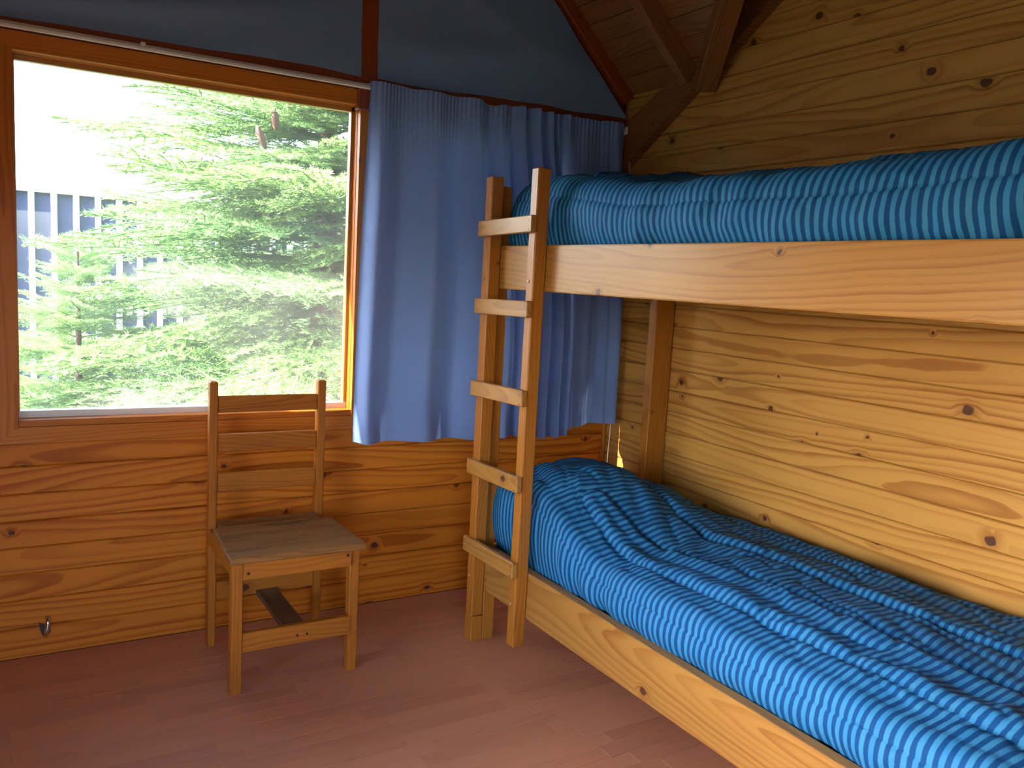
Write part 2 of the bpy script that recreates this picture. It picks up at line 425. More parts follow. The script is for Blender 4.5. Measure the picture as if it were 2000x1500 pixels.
structure(box('trim_1', (XR - 0.020, YB - 0.020, 0), (XR, YB, 2.2), M_frame, grain='z', bevel=0.008, seg=3))     # corner bead
structure(box('trim_2', (XL, YB - 0.016, 2.205), (XR, YB + 0.014, 2.262), M_red, grain='x'))                     # plate under the gable cloths
structure(box('trim_3', (1.222, YB - 0.034, 2.10), (1.300, YB + 0.014, 3.62), M_red, grain='z'))                 # king post between the gable cloths

# windows: casing boards with mitred ends, stops, pane, sill
def window(name, xa, xb, z0, z1, cw_l, cw_r, cw_b, cw_t):
    w = structure(empty(name, ((xa + xb) / 2, YB, z0)))
    f0, f1 = YB - 0.018, YB + 0.012
    prism('casing', [(xa, z0 - 0.022), (xa, z1), (xa - cw_l, z1 + cw_t), (xa - cw_l, z0 - cw_b)], 'y', f0, f1, M_frame, w, 'z')
    prism('casing', [(xb, z1), (xb, z0 - 0.022), (xb + cw_r, z0 - cw_b), (xb + cw_r, z1 + cw_t)], 'y', f0, f1, M_frame, w, 'z')
    prism('casing', [(xa, z1), (xb, z1), (xb + cw_r, z1 + cw_t), (xa - cw_l, z1 + cw_t)], 'y', f0, f1, M_frame, w)
    prism('casing', [(xb, z0 - 0.022), (xa, z0 - 0.022), (xa - cw_l, z0 - cw_b), (xb + cw_r, z0 - cw_b)], 'y', f0, f1, M_frame, w)
    box('sill_edge', (xa, YB - 0.012, z0 - 0.022), (xb, YB + 0.10, z0 + 0.002), M_frame, w, 'x', 0.002)
    # reveal lining
    box('jamb_lining', (xa - 0.015, YB + 0.010, z0), (xa + 0.002, YB + 0.115, z1), M_frame, w, 'z', 0.002)
    box('jamb_lining', (xb - 0.002, YB + 0.010, z0), (xb + 0.015, YB + 0.115, z1), M_frame, w, 'z', 0.002)
    box('head_lining', (xa, YB + 0.010, z1 - 0.002), (xb, YB + 0.115, z1 + 0.018), M_frame, w, 'x', 0.002)
    box('glazing_strip', (xa, YB + 0.045, z0), (xb, YB + 0.085, z0 + 0.026), M_alu, w, 'x', 0.002)
    box('glazing_bead', (xb - 0.016, YB + 0.045, z0 + 0.026), (xb, YB + 0.075, z1), M_bead, w, 'z', 0.002)
    box('glazing_bead', (xa, YB + 0.045, z0 + 0.026), (xa + 0.006, YB + 0.075, z1), M_bead, w, 'z', 0.002)
    box('glazing_bead', (xa, YB + 0.045, z1 - 0.020), (xb, YB + 0.075, z1), M_bead, w, 'x', 0.002)
    box('pane', (xa + 0.002, YB + 0.060, z0 + 0.010), (xb - 0.002, YB + 0.064, z1 - 0.004), M_glass, w, 'x', 0)
    return w
M_bead = pine('pine_bead', (0.44, 0.22, 0.05), (0.28, 0.12, 0.025), rings=0.4, knots=0.0)
window('window_1', W1A, W1B, WZ0, WZ1, 0.070, 0.030, 0.080, 0.060)
window('window_2', W2A, W2B, WZ0, WZ1, 0.022, 0.060, 0.080, 0.060)

# rear and left walls (behind the camera), left wall with a wide window under the added porch
DX0, DX1, DZ1 = -0.60, 0.40, 1.80                  # doorway behind the camera
wall_front = structure(box('wall_front', (DX1, YF - 0.10, 0), (XR + 0.1, YF, 3.0), M_wall_b, grain='x', bevel=0))
box('wall_side', (XL - 0.1, YF - 0.10, 0), (DX0, YF, 3.0), M_wall_b, wall_front, 'x', 0)
box('wall_plate', (DX0, YF - 0.10, DZ1), (DX1, YF, 3.0), M_wall_b, wall_front, 'x', 0)
door_1 = structure(empty('door_1', ((DX0 + DX1) / 2, YF, 0)))
for a, bb in (((DX0 - 0.02, YF - 0.11, 0), (DX0 + 0.04, YF + 0.02, DZ1)), ((DX1 - 0.04, YF - 0.11, 0), (DX1 + 0.02, YF + 0.02, DZ1))):
    box('door_frame', a, bb, M_frame, door_1, 'z')
box('door_frame', (DX0 - 0.02, YF - 0.11, DZ1), (DX1 + 0.02, YF + 0.02, DZ1 + 0.06), M_frame, door_1, 'x')
LY0, LY1, LZ0, LZ1 = 0.62, 2.0, 0.50, 1.75
wall_left = structure(box('wall_left', (XL - 0.10, YF, 0), (XL, YB + 0.1, LZ0), M_wall_b, grain='y', bevel=0))
box('wall_side', (XL - 0.10, YF, LZ0), (XL, LY0, 2.5), M_wall_b, wall_left, 'y', 0)
box('wall_side', (XL - 0.10, LY1, LZ0), (XL, YB + 0.1, 2.5), M_wall_b, wall_left, 'y', 0)
box('wall_plate', (XL - 0.10, LY0, LZ1), (XL, LY1, 2.5), M_wall_b, wall_left, 'y', 0)
w3 = structure(empty('window_3', (XL, (LY0 + LY1) / 2, LZ0)))
for a, bb in (((XL - 0.09, LY0 - 0.02, LZ0 - 0.03), (XL + 0.02, LY1 + 0.02, LZ0 + 0.03)), ((XL - 0.09, LY0 - 0.02, LZ1 - 0.03), (XL + 0.02, LY1 + 0.02, LZ1 + 0.03))):
    box('casing', a, bb, M_frame, w3, 'y')
for yy in (LY0 + 0.01, (LY0 + LY1) / 2, LY1 - 0.01):
    box('casing', (XL - 0.09, yy - 0.03, LZ0), (XL + 0.02, yy + 0.03, LZ1), M_frame, w3, 'z')

# ------------------------------------------------------------------ ceiling: two crossing pitched roofs
TH = 0.03
def slab(name, pts, mat, parent=None):
    """polygon with thickness upwards"""
    n = len(pts); V = [Vector(p) for p in pts] + [Vector(p) + Vector((0, 0, TH)) for p in pts]
    F = [list(range(n - 1, -1, -1)), list(range(n, 2 * n))] + [[i, (i + 1) % n, (i + 1) % n + n, i + n] for i in range(n)]
    return obj(name, pydata(name, V, F), mat, parent)
def vval(u): return (Z1 + S1 * u - Z2) / S2          # valley: distance v from YE for a given u
ZRIDGE2 = 3.50; VR = (ZRIDGE2 - Z2) / S2; UR = (ZRIDGE2 - Z1) / S1
YR2 = YE - VR
XLm = 2 * XRIDGE - XR                                # mirrored eave of the window roof
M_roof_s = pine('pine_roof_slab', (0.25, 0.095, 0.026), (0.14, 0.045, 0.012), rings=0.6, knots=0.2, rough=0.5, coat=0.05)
# roof facing the right wall gable (rising towards the camera), right and left triangles
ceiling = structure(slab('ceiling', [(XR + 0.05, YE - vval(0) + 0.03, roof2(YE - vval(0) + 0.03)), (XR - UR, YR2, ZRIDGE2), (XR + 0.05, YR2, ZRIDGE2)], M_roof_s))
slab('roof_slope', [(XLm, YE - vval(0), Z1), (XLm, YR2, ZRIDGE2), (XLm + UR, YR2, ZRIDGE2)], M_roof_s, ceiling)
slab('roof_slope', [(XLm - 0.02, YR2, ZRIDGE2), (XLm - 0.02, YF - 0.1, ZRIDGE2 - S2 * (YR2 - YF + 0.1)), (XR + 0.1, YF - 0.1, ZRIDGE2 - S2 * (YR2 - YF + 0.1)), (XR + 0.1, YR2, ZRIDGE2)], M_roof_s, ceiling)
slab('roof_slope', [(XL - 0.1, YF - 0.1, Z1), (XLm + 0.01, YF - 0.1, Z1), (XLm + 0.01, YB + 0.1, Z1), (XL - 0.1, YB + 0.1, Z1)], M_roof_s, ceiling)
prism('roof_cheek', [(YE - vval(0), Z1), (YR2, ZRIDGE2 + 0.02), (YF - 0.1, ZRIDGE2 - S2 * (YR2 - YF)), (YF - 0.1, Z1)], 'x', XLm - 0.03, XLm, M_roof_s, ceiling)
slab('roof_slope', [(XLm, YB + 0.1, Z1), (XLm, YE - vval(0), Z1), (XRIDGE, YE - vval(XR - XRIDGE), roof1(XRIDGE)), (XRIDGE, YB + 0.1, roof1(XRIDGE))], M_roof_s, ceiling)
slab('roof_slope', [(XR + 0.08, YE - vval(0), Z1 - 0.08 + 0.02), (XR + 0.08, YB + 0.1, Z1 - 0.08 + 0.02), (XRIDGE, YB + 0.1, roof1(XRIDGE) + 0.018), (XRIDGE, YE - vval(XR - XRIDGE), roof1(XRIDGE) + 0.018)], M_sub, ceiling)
# boards of the window roof, one by one
du = PIT / math.hypot(1, S1)
nb = int((XR - XRIDGE) / du)
Xd = Vector((0, -1, 0)); slope_dir = Vector((-1, 0, S1)).normalized(); nrm = Vector((-S1, 0, -1)).normalized()
for k in range(nb + 1):
    u0 = k * du; uc = u0 + du / 2
    ya = YE - vval(uc) - 0.235; yb2 = YB + 0.05
    c = Vector((XR - uc, (ya + yb2) / 2, roof1(XR - uc) + 0.007))
    R = Matrix((Vector((0, 1, 0)), nrm, Vector((0, 1, 0)).cross(nrm))).transposed().to_4x4()
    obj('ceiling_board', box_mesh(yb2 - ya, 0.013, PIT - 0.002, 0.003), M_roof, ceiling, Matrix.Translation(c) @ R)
# rafters and beams
rf = structure(empty('trim_4', (XR, YB, Z1)))
up1 = Vector((S1, 0, 1)).normalized()
def r1pt(x, y, off): return Vector((x, y, roof1(x))) - up1 * off
beam('gable_rafter', r1pt(XR + 0.0, YB - 0.030, 0.030), r1pt(XRIDGE, YB - 0.030, 0.030), up1, 0.056, 0.060, M_red, rf)
# beam along the right wall gable
prism('wall_rafter', [(YB - 0.02, 2.039 + 0.627 * (3.284 - YB + 0.02) - 0.02), (YB - 0.02, 2.20), (YE - vval(0), Z1 - 0.01), (YR2, ZRIDGE2 - 0.01), (YR2, ZRIDGE2 - 0.17), (YE - 0.86, 2.575)], 'x', XR - 0.05, XR - 0.001, M_roof, rf, 'y')
# valley beam and the jack rafter that meet on the wall beam
vd = Vector((-1, -S1 / S2, S1)).normalized()
va = Vector((XR - 0.03, 2.79, 2.325))
beam('valley_beam', va, va + vd * 2.0, (0, 0, 1), 0.085, 0.10, M_roof, rf)
ja = r1pt(XR - 0.03, 2.86, 0.045); jb = r1pt(XR - 0.35, 2.86, 0.045)
beam('jack_rafter', ja, jb, up1, 0.05, 0.085, M_roof, rf)

# unseen porch roof and eave slab, added to keep the sun off the room
structure(box('sun_block_left', (XL - 2.6, YF - 1.0, 2.33), (XL - 0.08, YB + 0.5, 2.40), M_roof_s, grain='y', bevel=0))
structure(box('sun_block_window', (XL - 0.3, YB + 0.10, 2.30), (XR + 0.4, YB + 0.34, 2.36), M_roof_s, grain='x', bevel=0))

# ------------------------------------------------------------------ bunk bed with its bolted ladder
BX = 1.630                                           # outer face of the side rails
bed = tag(empty('bunk_bed', (2.1, 1.8, 0)), 'varnished pine bunk bed with a bolted ladder along the right wall', 'bunk bed')
BY0, BY1 = 0.70, 2.83
def bolt(parent, x, y, z, r=0.0055):
    bm = bmesh.new(); bmesh.ops.create_uvsphere(bm, u_segments=10, v_segments=6, radius=r)
    for v in bm.verts: v.co.x *= 0.6
    me = bpy.data.meshes.new('bolt'); bm.to_mesh(me); bm.free()
    for p in me.polygons: p.use_smooth = True
    return obj('bolt', me, M_steel, parent, Matrix.Translation((x, y, z)))
# posts
box('post', (BX, 2.852, 0), (BX + 0.050, 2.965, 1.805), M_bed_o, bed, 'z', 0.004)
box('post', (2.478, 2.895, 0), (2.586, 2.945, 1.80), M_bed_o, bed, 'z', 0.004)
box('post', (BX, BY0 - 0.10, 0), (BX + 0.050, BY0 - 0.01, 1.805), M_bed_o, bed, 'z', 0.004)
box('post', (2.478, BY0 - 0.06, 0), (2.586, BY0 - 0.01, 1.80), M_bed_o, bed, 'z', 0.004)
box('post_foot', (BX - 0.053, 2.825, 0), (BX + 0.0, 2.882, 0.104), M_bed_o, bed, 'z', 0.003)
box('post_foot', (BX - 0.0, 2.825, 0), (BX + 0.05, 2.852, 0.21), M_bed_o, bed, 'z', 0.003)
# rails
rail_u = box('side_rail', (BX, BY0, 1.416), (BX + 0.040, 2.850, 1.580), M_bed, bed, 'y', 0.005, 2)
rail_l = box('side_rail', (BX, BY0, 0.210), (BX + 0.040, 2.850, 0.385), M_bed, bed, 'y', 0.005, 2)
box('wall_rail', (2.545, BY0, 1.416), (2.585, 2.894, 1.560), M_bed_o, bed, 'y', 0.004)
box('wall_rail', (2.545, BY0, 0.210), (2.585, 2.894, 0.370), M_bed_o, bed, 'y', 0.004)
box('end_rail', (BX + 0.050, 2.865, 1.416), (2.478, 2.895, 1.56), M_bed_o, bed, 'x', 0.004)
box('end_rail', (BX + 0.050, 2.865, 0.210), (2.478, 2.895, 0.37), M_bed_o, bed, 'x', 0.004)
box('bed_base', (BX + 0.042, BY0 + 0.01, 1.430), (2.543, 2.86, 1.450), M_bed_o, bed, 'y', 0.002)
box('bed_base', (BX + 0.042, BY0 + 0.01, 0.225), (2.543, 2.86, 0.245), M_bed_o, bed, 'y', 0.002)
# ladder
st_l = box('ladder_stile', (BX - 0.053, 2.830, 0.105), (BX - 0.001, 2.881, 1.836), M_bed_o, bed, 'z', 0.004)
st_r = box('ladder_stile', (BX - 0.053, 2.508, 0.106), (BX - 0.001, 2.554, 1.842), M_bed_o, bed, 'z', 0.004)
for st, y in ((st_l, 2.860), (st_r, 2.535)):
    for z in (1.450, 0.268): bolt(st, BX - 0.054, y, z)
for (zt, zt2) in ((1.668, 1.678), (1.375, 1.382), (1.055, 1.066), (0.743, 0.752), (0.428, 0.433)):
    th = math.atan2(zt2 - zt, -0.38)
    rot = Matrix.Rotation(-(zt2 - zt) / 0.38, 4, 'X')
    zc = (zt + zt2) / 2 - 0.029
    rg = box('ladder_rung', (BX - 0.0755, 2.502, zc - 0.0295), (BX - 0.0535, 2.888, zc + 0.0295), M_bed, bed, 'y', 0.003, 1, rot)
    for y in (2.518, 2.870):
        for dz in (-0.016, 0.016):
            s = box('nail', (BX - 0.0762, y - 0.0018, zc + dz - 0.0018), (BX - 0.0750, y + 0.0018, zc + dz + 0.0018), M_screw, rg, 'x', 0)

# ------------------------------------------------------------------ duvets
def smooth(a, b, x):
    t = np.clip((x - a) / (b - a), 0, 1); return t * t * (3 - 2 * t)
def duvet(name, x0, x1, yend, ynear, zbot, topfn, seams, rs, re, seed, ucurve, front_bulge=0.018, fin=0.40):
    """sheet along y (near -> far), over the rounded far end and down; across: up the front, over the shoulder, to the wall"""
    step = 0.0085
    ys = list(np.arange(ynear, yend - re, step)); rows = [(y, 0.0, 0.0) for y in ys]      # y, inset, end-drop
    nth = 26
    for k in range(nth + 1):
        t = k / nth * PI / 2; rows.append((yend - re + re * math.sin(t), re * (1 - math.cos(t)), 0.0))
    nd = 22
    for k in range(1, nd + 1): rows.append((yend, re, k / nd))
    rows = np.array(rows); nr = len(rows)
    n1, n2 = 22, 18; n3 = int((x1 - x0 - rs) / step)
    nc = n1 + n2 + n3
    P = np.zeros((nr, nc, 3)); A = np.zeros((nr, nc))
    y = rows[:, 0][:, None]; ins = rows[:, 1][:, None]; drop = rows[:, 2][:, None]
    xf = x0 + ins * fin
    xs_top = np.linspace(0, 1, n3)[None, :]
    X3 = (xf + rs) + (x1 - xf - rs) * xs_top
    Z3 = topfn(X3, np.broadcast_to(y, X3.shape)) - ins * 0.9
    zsh = Z3[:, :1] - rs * 0.95
    t1 = np.linspace(0, 1, n1, endpoint=False)[None, :]
    X1 = xf - front_bulge * np.sin(t1 * PI * 0.9) + 0.012 * (1 - t1) ** 2
    Z1_ = zbot + (zsh - zbot) * t1
    t2 = np.linspace(0, PI / 2, n2, endpoint=False)[None, :]
    X2 = xf + rs * (1 - np.cos(t2)); Z2_ = zsh + 0.95 * rs * np.sin(t2)
    P[:, :, 0] = np.concatenate([np.broadcast_to(X1, (nr, n1)), X2 + 0 * drop, X3], 1)
    P[:, :, 2] = np.concatenate([Z1_, Z2_, Z3], 1)
    P[:, :, 1] = np.broadcast_to(y, (nr, nc))
    P[:, :, 2] = zbot + (P[:, :, 2] - zbot) * (1 - drop)
    # arc lengths before wrinkling
    du_ = np.linalg.norm(np.diff(P[:, n1 + n2 + n3 // 2, :], axis=0), axis=1); U = np.concatenate([[0], np.cumsum(du_)])
    dv_ = np.linalg.norm(np.diff(P[0], axis=0), axis=1); V = np.concatenate([[0], np.cumsum(dv_)])
    # normals
    gu = np.gradient(P, axis=0); gv = np.gradient(P, axis=1)
    N = np.cross(gv, gu); N /= np.maximum(np.linalg.norm(N, axis=2, keepdims=True), 1e-9)
    if N[5, nc - 10, 2] < 0: N = -N
    UU = np.broadcast_to(U[:, None], (nr, nc)); VV = np.broadcast_to(V[None, :], (nr, nc))
    Y = P[:, :, 1]; Xx = P[:, :, 0]
    fade = np.clip(1 - drop * 0.7, 0, 1)
    top_m = smooth(V[n1 + n2] - 0.04, V[n1 + n2] + 0.08, VV)
    D = 0.011 * vnoise(UU * 4.0, VV * 6.0, seed) + 0.006 * vnoise(UU * 10.0, VV * 9.0, seed + 5.3)
    wv = 3.0 * vnoise(UU * 3.0, VV * 5.0, seed + 31)
    D += -top_m * 0.007 * np.exp(-(vnoise(UU * 6.0 + VV * 7.0 + wv, VV * 11.0 - UU * 4.0, seed + 41) / 0.16) ** 2)
    D += top_m * 0.0055 * vnoise(UU * 9.0 + VV * 9.0 + wv, VV * 16.0 - UU * 5.0, seed + 33)
    D += 0.0028 * vnoise(UU * 38.0 + 3 * vnoise(UU * 5, VV * 5, seed), VV * 14.0, seed + 9.1)
    # vertical folds on the front side
    side = 1 - smooth(V[n1 + n2] - 0.10, V[n1 + n2] + 0.05, VV)
    D += side * 0.007 * vnoise(UU * 13.0 + 2.0 * vnoise(UU * 3, VV * 4, seed + 2), VV * 3.0, seed + 1.7)
    # quilting seams: list of curves x(y) with the y where each turns round
    for (xa, xb, yturn, dep) in seams:
        # a padded loop between two seams xa(y), xb(y) closed by a round end at yturn
        xa_ = np.interp(Y, *xa); xb_ = np.interp(Y, *xb)
        mid = (xa_ + xb_) / 2; half = np.maximum((xb_ - xa_) / 2, 0.02)
        ex = np.maximum(Y - (yturn - half), 0)
        rr = np.sqrt(((Xx - mid)) ** 2 + ex ** 2)
        dist = rr - half                                  # signed distance to the seam loop
        wob = 0.006 * vnoise(UU * 22, VV * 22, seed + 4)
        g = np.exp(-((dist + wob) / 0.017) ** 2)
        puff = np.clip(1 - (dist / half) ** 2, 0, 1) * (dist < 0)
        puck = np.exp(-(np.abs(dist) / 0.035) ** 2) * vnoise(UU * 55, VV * 10, seed + 6)
        D += -dep * g + dep * 0.9 * puff * 1.0 + 0.0028 * puck
    # stiff creases
    cr = vnoise(UU * 7 + 4 * vnoise(UU * 2, VV * 2, seed + 11), VV * 7 + 2 * vnoise(UU * 3, VV * 3, seed + 12), seed + 13)
    D += 0.003 * np.exp(-(cr / 0.16) ** 2)
    Q = P + N * (D * fade)[:, :, None]
    Q[:, -1, 2] -= 0.01
    V3 = Q.reshape(-1, 3)
    idx = np.arange(nr * nc).reshape(nr, nc)
    F = np.stack([idx[:-1, :-1], idx[:-1, 1:], idx[1:, 1:], idx[1:, :-1]], -1).reshape(-1, 4)
    me = bpy.data.meshes.new(name)
    me.vertices.add(len(V3)); me.vertices.foreach_set('co', V3.ravel())
    me.loops.add(F.size); me.loops.foreach_set('vertex_index', F.ravel().astype(np.int32))
    me.polygons.add(len(F)); me.polygons.foreach_set('loop_start', np.arange(0, F.size, 4, dtype=np.int32))
    me.update(calc_edges=True); me.validate()
    me.polygons.foreach_set('use_smooth', np.ones(len(me.polygons), bool))
    # stripes: sheared and wavy lengthwise coordinate
    us = UU + ucurve(UU, VV, V[n1 + n2]) + 0.010 * vnoise(UU * 2.5, VV * 4.0, seed + 21) + 0.006 * vnoise(UU * 7, VV * 8.0, seed + 22)
    uvl = me.uv_layers.new(name='stripe')
    st = np.stack([us.ravel(), VV.ravel()], -1)[F.ravel()]
    uvl.data.foreach_set('uv', st.ravel().astype(np.float32))
    return obj(name, me, M_duvet)

def top_low(x, y):
    base = 0.548 - 0.030 * (1 - smooth(1.66, 1.84, x)) + 0.03 * np.sin(np.clip((x - 1.68) / 0.9, 0, 1) * PI)
    pil = smooth(2.10, 2.62, y) * (0.165 - 0.19 * smooth(2.0, 2.58, x) + 0.0)
    return base + pil - 0.02 * smooth(2.45, 2.59, x)
A_ = ([0.6, 1.38, 1.75, 2.03, 2.29, 2.42], [1.80, 1.80, 1.79, 1.78, 1.79, 1.80])
B_ = ([0.6, 1.52, 1.73, 1.96, 2.21, 2.42], [1.99, 1.985, 1.99, 1.95, 1.92, 1.90])
C_ = ([0.6, 1.66, 1.9, 2.05, 2.37, 2.6], [2.18, 2.18, 2.17, 2.13, 2.17, 2.19])
D_ = ([0.6, 1.89, 2.2, 2.4, 2.6], [2.44, 2.44, 2.42, 2.40, 2.42])
d_low = duvet('duvet', BX + 0.036, 2.583, 2.905, 0.62, 0.375, top_low,
              [(A_, B_, 2.46, 0.011), (C_, D_, 2.58, 0.012)], 0.058, 0.16, 1.3,
              lambda u, v, vs: 0.02 * np.sin((v - vs) * 6.0) * (v > vs))
tag(d_low, 'blue striped quilted duvet on the lower bunk', 'duvet')
def top_up(x, y):
    base = 1.772 + 0.045 * smooth(1.72, 2.05, x)
    pil = smooth(2.0, 2.65, y) * 0.062
    return base + pil - 0.03 * smooth(2.4, 2.59, x) + 0.012 * smooth(1.3, 0.8, y)
E_ = ([0.6, 1.389, 1.72, 2.26, 2.75], [1.79, 1.79, 1.79, 1.785, 1.79])
F_ = ([0.6, 2.75], [2.14, 2.14])
d_up = duvet('duvet', BX + 0.040, 2.583, 2.885, 0.62, 1.568, top_up,
             [(E_, F_, 2.62, 0.007)], 0.085, 0.11, 7.7,
             lambda u, v, vs: -0.05 * np.clip(v, 0, vs) * smooth(0.5, 1.5, u) * 4 * (1 - smooth(1.0, 1.9, u) * 0.9))
tag(d_up, 'blue striped quilted duvet up on the top bunk', 'duvet')

# ------------------------------------------------------------------ chair
chair = tag(empty('chair', (0.855, 2.98, 0)), 'plain wooden slat-back chair standing in front of the window', 'chair')
FX0, FX1, BXa, BXb = 0.628, 1.082, 0.634, 1.074
FY0, FY1, RY0, RY1 = 2.775, 2.815, 3.185, 3.222
box('leg', (FX0, FY0, 0), (FX0 + 0.038, FY1, 0.462), M_chair, chair, 'z', 0.003)
box('leg', (FX1 - 0.036, FY0 + 0.015, 0), (FX1, FY1 + 0.015, 0.462), M_chair, chair, 'z', 0.003)
box('back_post', (BXa, RY0, 0), (BXa + 0.030, RY1 + 0.003, 1.022), M_chair, chair, 'z', 0.004)
box('back_post', (BXb - 0.032, RY0, 0), (BXb, RY1 + 0.003, 1.022), M_chair, chair, 'z', 0.004)
for zt, zb_ in ((0.967, 0.905), (0.822, 0.755), (0.672, 0.603)):
    box('back_slat', (BXa + 0.030, RY0 + 0.010, zb_), (BXb - 0.032, RY0 + 0.030, zt), M_chair, chair, 'x', 0.003)
n = 5
for k in range(n):
    y0 = 2.752 + k * (3.205 - 2.752) / n; y1 = 2.752 + (k + 1) * (3.205 - 2.752) / n
    t0 = k / n; t1 = (k + 1) / n
    xa0, xa1 = 0.618 + 0.03 * t0, 1.092 - 0.015 * t0
    if k == n - 1: xa0, xa1 = BXa + 0.030, BXb - 0.032
    box('seat_plank', (xa0, y0 + 0.0008, 0.466), (xa1, y1 - 0.0008, 0.490), M_seat, chair, 'x', 0.003)
ap = box('apron', (FX0 + 0.038, FY0 + 0.002, 0.402), (FX1 - 0.036, FY0 + 0.024, 0.466), M_chair, chair, 'x', 0.002)
for x in (FX0 + 0.055, FX1 - 0.050): 
    me = tube_mesh([(0, 0, 0), (0, 0.003, 0)], 0.0055, 8); obj('screw', me, M_screw, ap, Matrix.Translation((x, FY0 + 0.0005, 0.425 if x < 0.8 else 0.445)))
box('apron', (FX0 + 0.006, FY1, 0.405), (FX0 + 0.028, RY0, 0.466), M_chair, chair, 'y', 0.002)
box('apron', (FX1 - 0.028, FY1 + 0.015, 0.405), (FX1 - 0.006, RY0, 0.466), M_chair, chair, 'y', 0.002)
fs = box('stretcher', (FX0 + 0.038, FY0 + 0.004, 0.146), (FX1 - 0.036, FY0 + 0.026, 0.214), M_chair, chair, 'x', 0.002)
for x in (0.855, 0.890):
    me = tube_mesh([(0, 0, 0), (0, 0.003, 0)], 0.004, 8); obj('screw', me, M_screw, fs, Matrix.Translation((x, FY0 + 0.0025, 0.176)))
box('stretcher', (BXa + 0.030, RY0 + 0.008, 0.185), (BXb - 0.032, RY0 + 0.028, 0.255), M_chair, chair, 'x', 0.002)
box('stretcher', (0.815, FY0 + 0.026, 0.182), (0.895, RY0 + 0.008, 0.202), M_dark, chair, 'y', 0.002)

# ------------------------------------------------------------------ curtains, rail, gable cloths
YC = 3.285
rail = tag(empty('curtain_rail', (0.9, YC, 2.17)), 'white double-track curtain rail fixed above the windows', 'curtain rail')
box('track', (-0.55, YC - 0.004, 2.172), (2.545, YC + 0.010, 2.186), M_white, rail, 'x', 0.003)
box('track', (-0.55, YC + 0.014, 2.182), (2.545, YC + 0.026, 2.196), M_white, rail, 'x', 0.003)
for x in (-0.45, 0.42, 1.262, 2.10, 2.53):
    box('bracket', (x - 0.008, YC - 0.004, 2.186), (x + 0.008, YB - 0.017, 2.200), M_white, rail, 'y', 0.002)
box('end_cap', (2.535, YC - 0.012, 2.166), (2.556, YC + 0.032, 2.204), M_white, rail, 'x', 0.005)

def curtain(name, xt, xb, ztop, zbot, folds, seed, depth, label, ncol=260, nrow=110, pleat=0.0035, squeeze=None, edge_left=None):
    s = np.linspace(0, 1, ncol)[None, :]; h = np.linspace(0, 1, nrow)[:, None]            # h = 0 top
    sq = s if squeeze is None else squeeze(s, h)
    Xt = xt[0] + (xt[1] - xt[0]) * sq; Xb = xb[0] + (xb[1] - xb[0]) * s
    w = smooth(0.0, 0.75, h)
    X = Xt * (1 - w) + Xb * w
    zt = ztop(s); zb_ = zbot(s)
    Z = zt + (zb_ - zt) * h
    Yv = np.zeros_like(X)
    fs_ = np.array([p[0] for p in folds]); fa_ = np.array([p[1] for p in folds])
    sw = np.clip(s + 0.018 * vnoise(h * 2.2 + 0 * s, s * 3.0, seed + 1) * (1 - smooth(0.94, 1.0, np.abs(2 * s - 1))), 0, 1)
    k = np.clip(np.searchsorted(fs_, sw, side='right') - 1, 0, len(fs_) - 2)
    tt = (sw - fs_[k]) / (fs_[k + 1] - fs_[k]); tt = tt * tt * (3 - 2 * tt)
    Yv = Yv - (fa_[k] * (1 - tt) + fa_[k + 1] * tt) * 1.65 * (0.42 + 0.58 * smooth(0.02, 0.35, h))
    head = 1 - smooth(0.03, 0.075, h)
    Yv += pleat * np.sin(s * (xb[1] - xb[0]) / 0.021 * 2 * PI + 2 * vnoise(s * 9, 0, seed)) * (0.35 + 0.65 * head) * (1 - smooth(0.05, 0.30, h) * 0.97)
    Yv += 0.006 * vnoise(s * 11, h * 1.2, seed + 3) * smooth(0, 0.2, h) + 0.003 * vnoise(s * 24, h * 2.5, seed + 8)
    X = X + 0.006 * vnoise(s * 6, h * 1.7, seed + 5) * w
    Yv += -0.004 * (h > 0.965)
    Y = np.minimum(YC - 0.012 - depth + Yv, YC - 0.008)
    Vv = np.stack([X, Y + 0 * X, Z + 0 * X], -1).reshape(-1, 3)
    idx = np.arange(nrow * ncol).reshape(nrow, ncol)
    F = np.stack([idx[:-1, :-1], idx[1:, :-1], idx[1:, 1:], idx[:-1, 1:]], -1).reshape(-1, 4)
    me = pydata(name, Vv, F.tolist(), smooth=True)
    o = obj(name, me, M_curtain); return tag(o, label, 'curtain')
curtain('curtain', (1.243, 2.125), (1.216, 2.225), lambda s: 2.197 - 0.016 * np.exp(-((s - 0.62) / 0.05) ** 2) + 0.004 * vnoise(s * 14, 0, 4),
        lambda s: 0.757 - 0.010 * s + 0.004 * vnoise(s * 7, 0, 2),
        [(0, 0.0), (0.05, 0.050), (0.155, 0.006), (0.29, 0.055), (0.44, -0.004), (0.55, 0.052), (0.625, 0.0), (0.69, 0.045), (0.745, 0.002), (0.79, 0.07), (0.825, 0.01), (0.865, 0.075), (0.90, 0.012), (0.935, 0.070), (0.965, 0.015), (1.0, 0.05)],
        2.0, 0.012, 'wide blue curtain hanging left of the ladder, its right end bunched')
curtain('curtain', (2.135, 2.512), (2.205, 2.560), lambda s: 2.200 + 0.012 * s + 0.003 * vnoise(s * 14, 0, 9),
        lambda s: 0.760 + 0.030 * s + 0.004 * vnoise(s * 7, 0, 5),
        [(0, 0.0), (0.15, 0.040), (0.30, 0.0), (0.48, 0.012), (0.62, -0.004), (0.78, 0.02), (0.90, 0.045), (1.0, 0.01)],
        5.0, 0.0, 'narrow shaded blue curtain hanging in the corner behind the bunk bed', ncol=120)

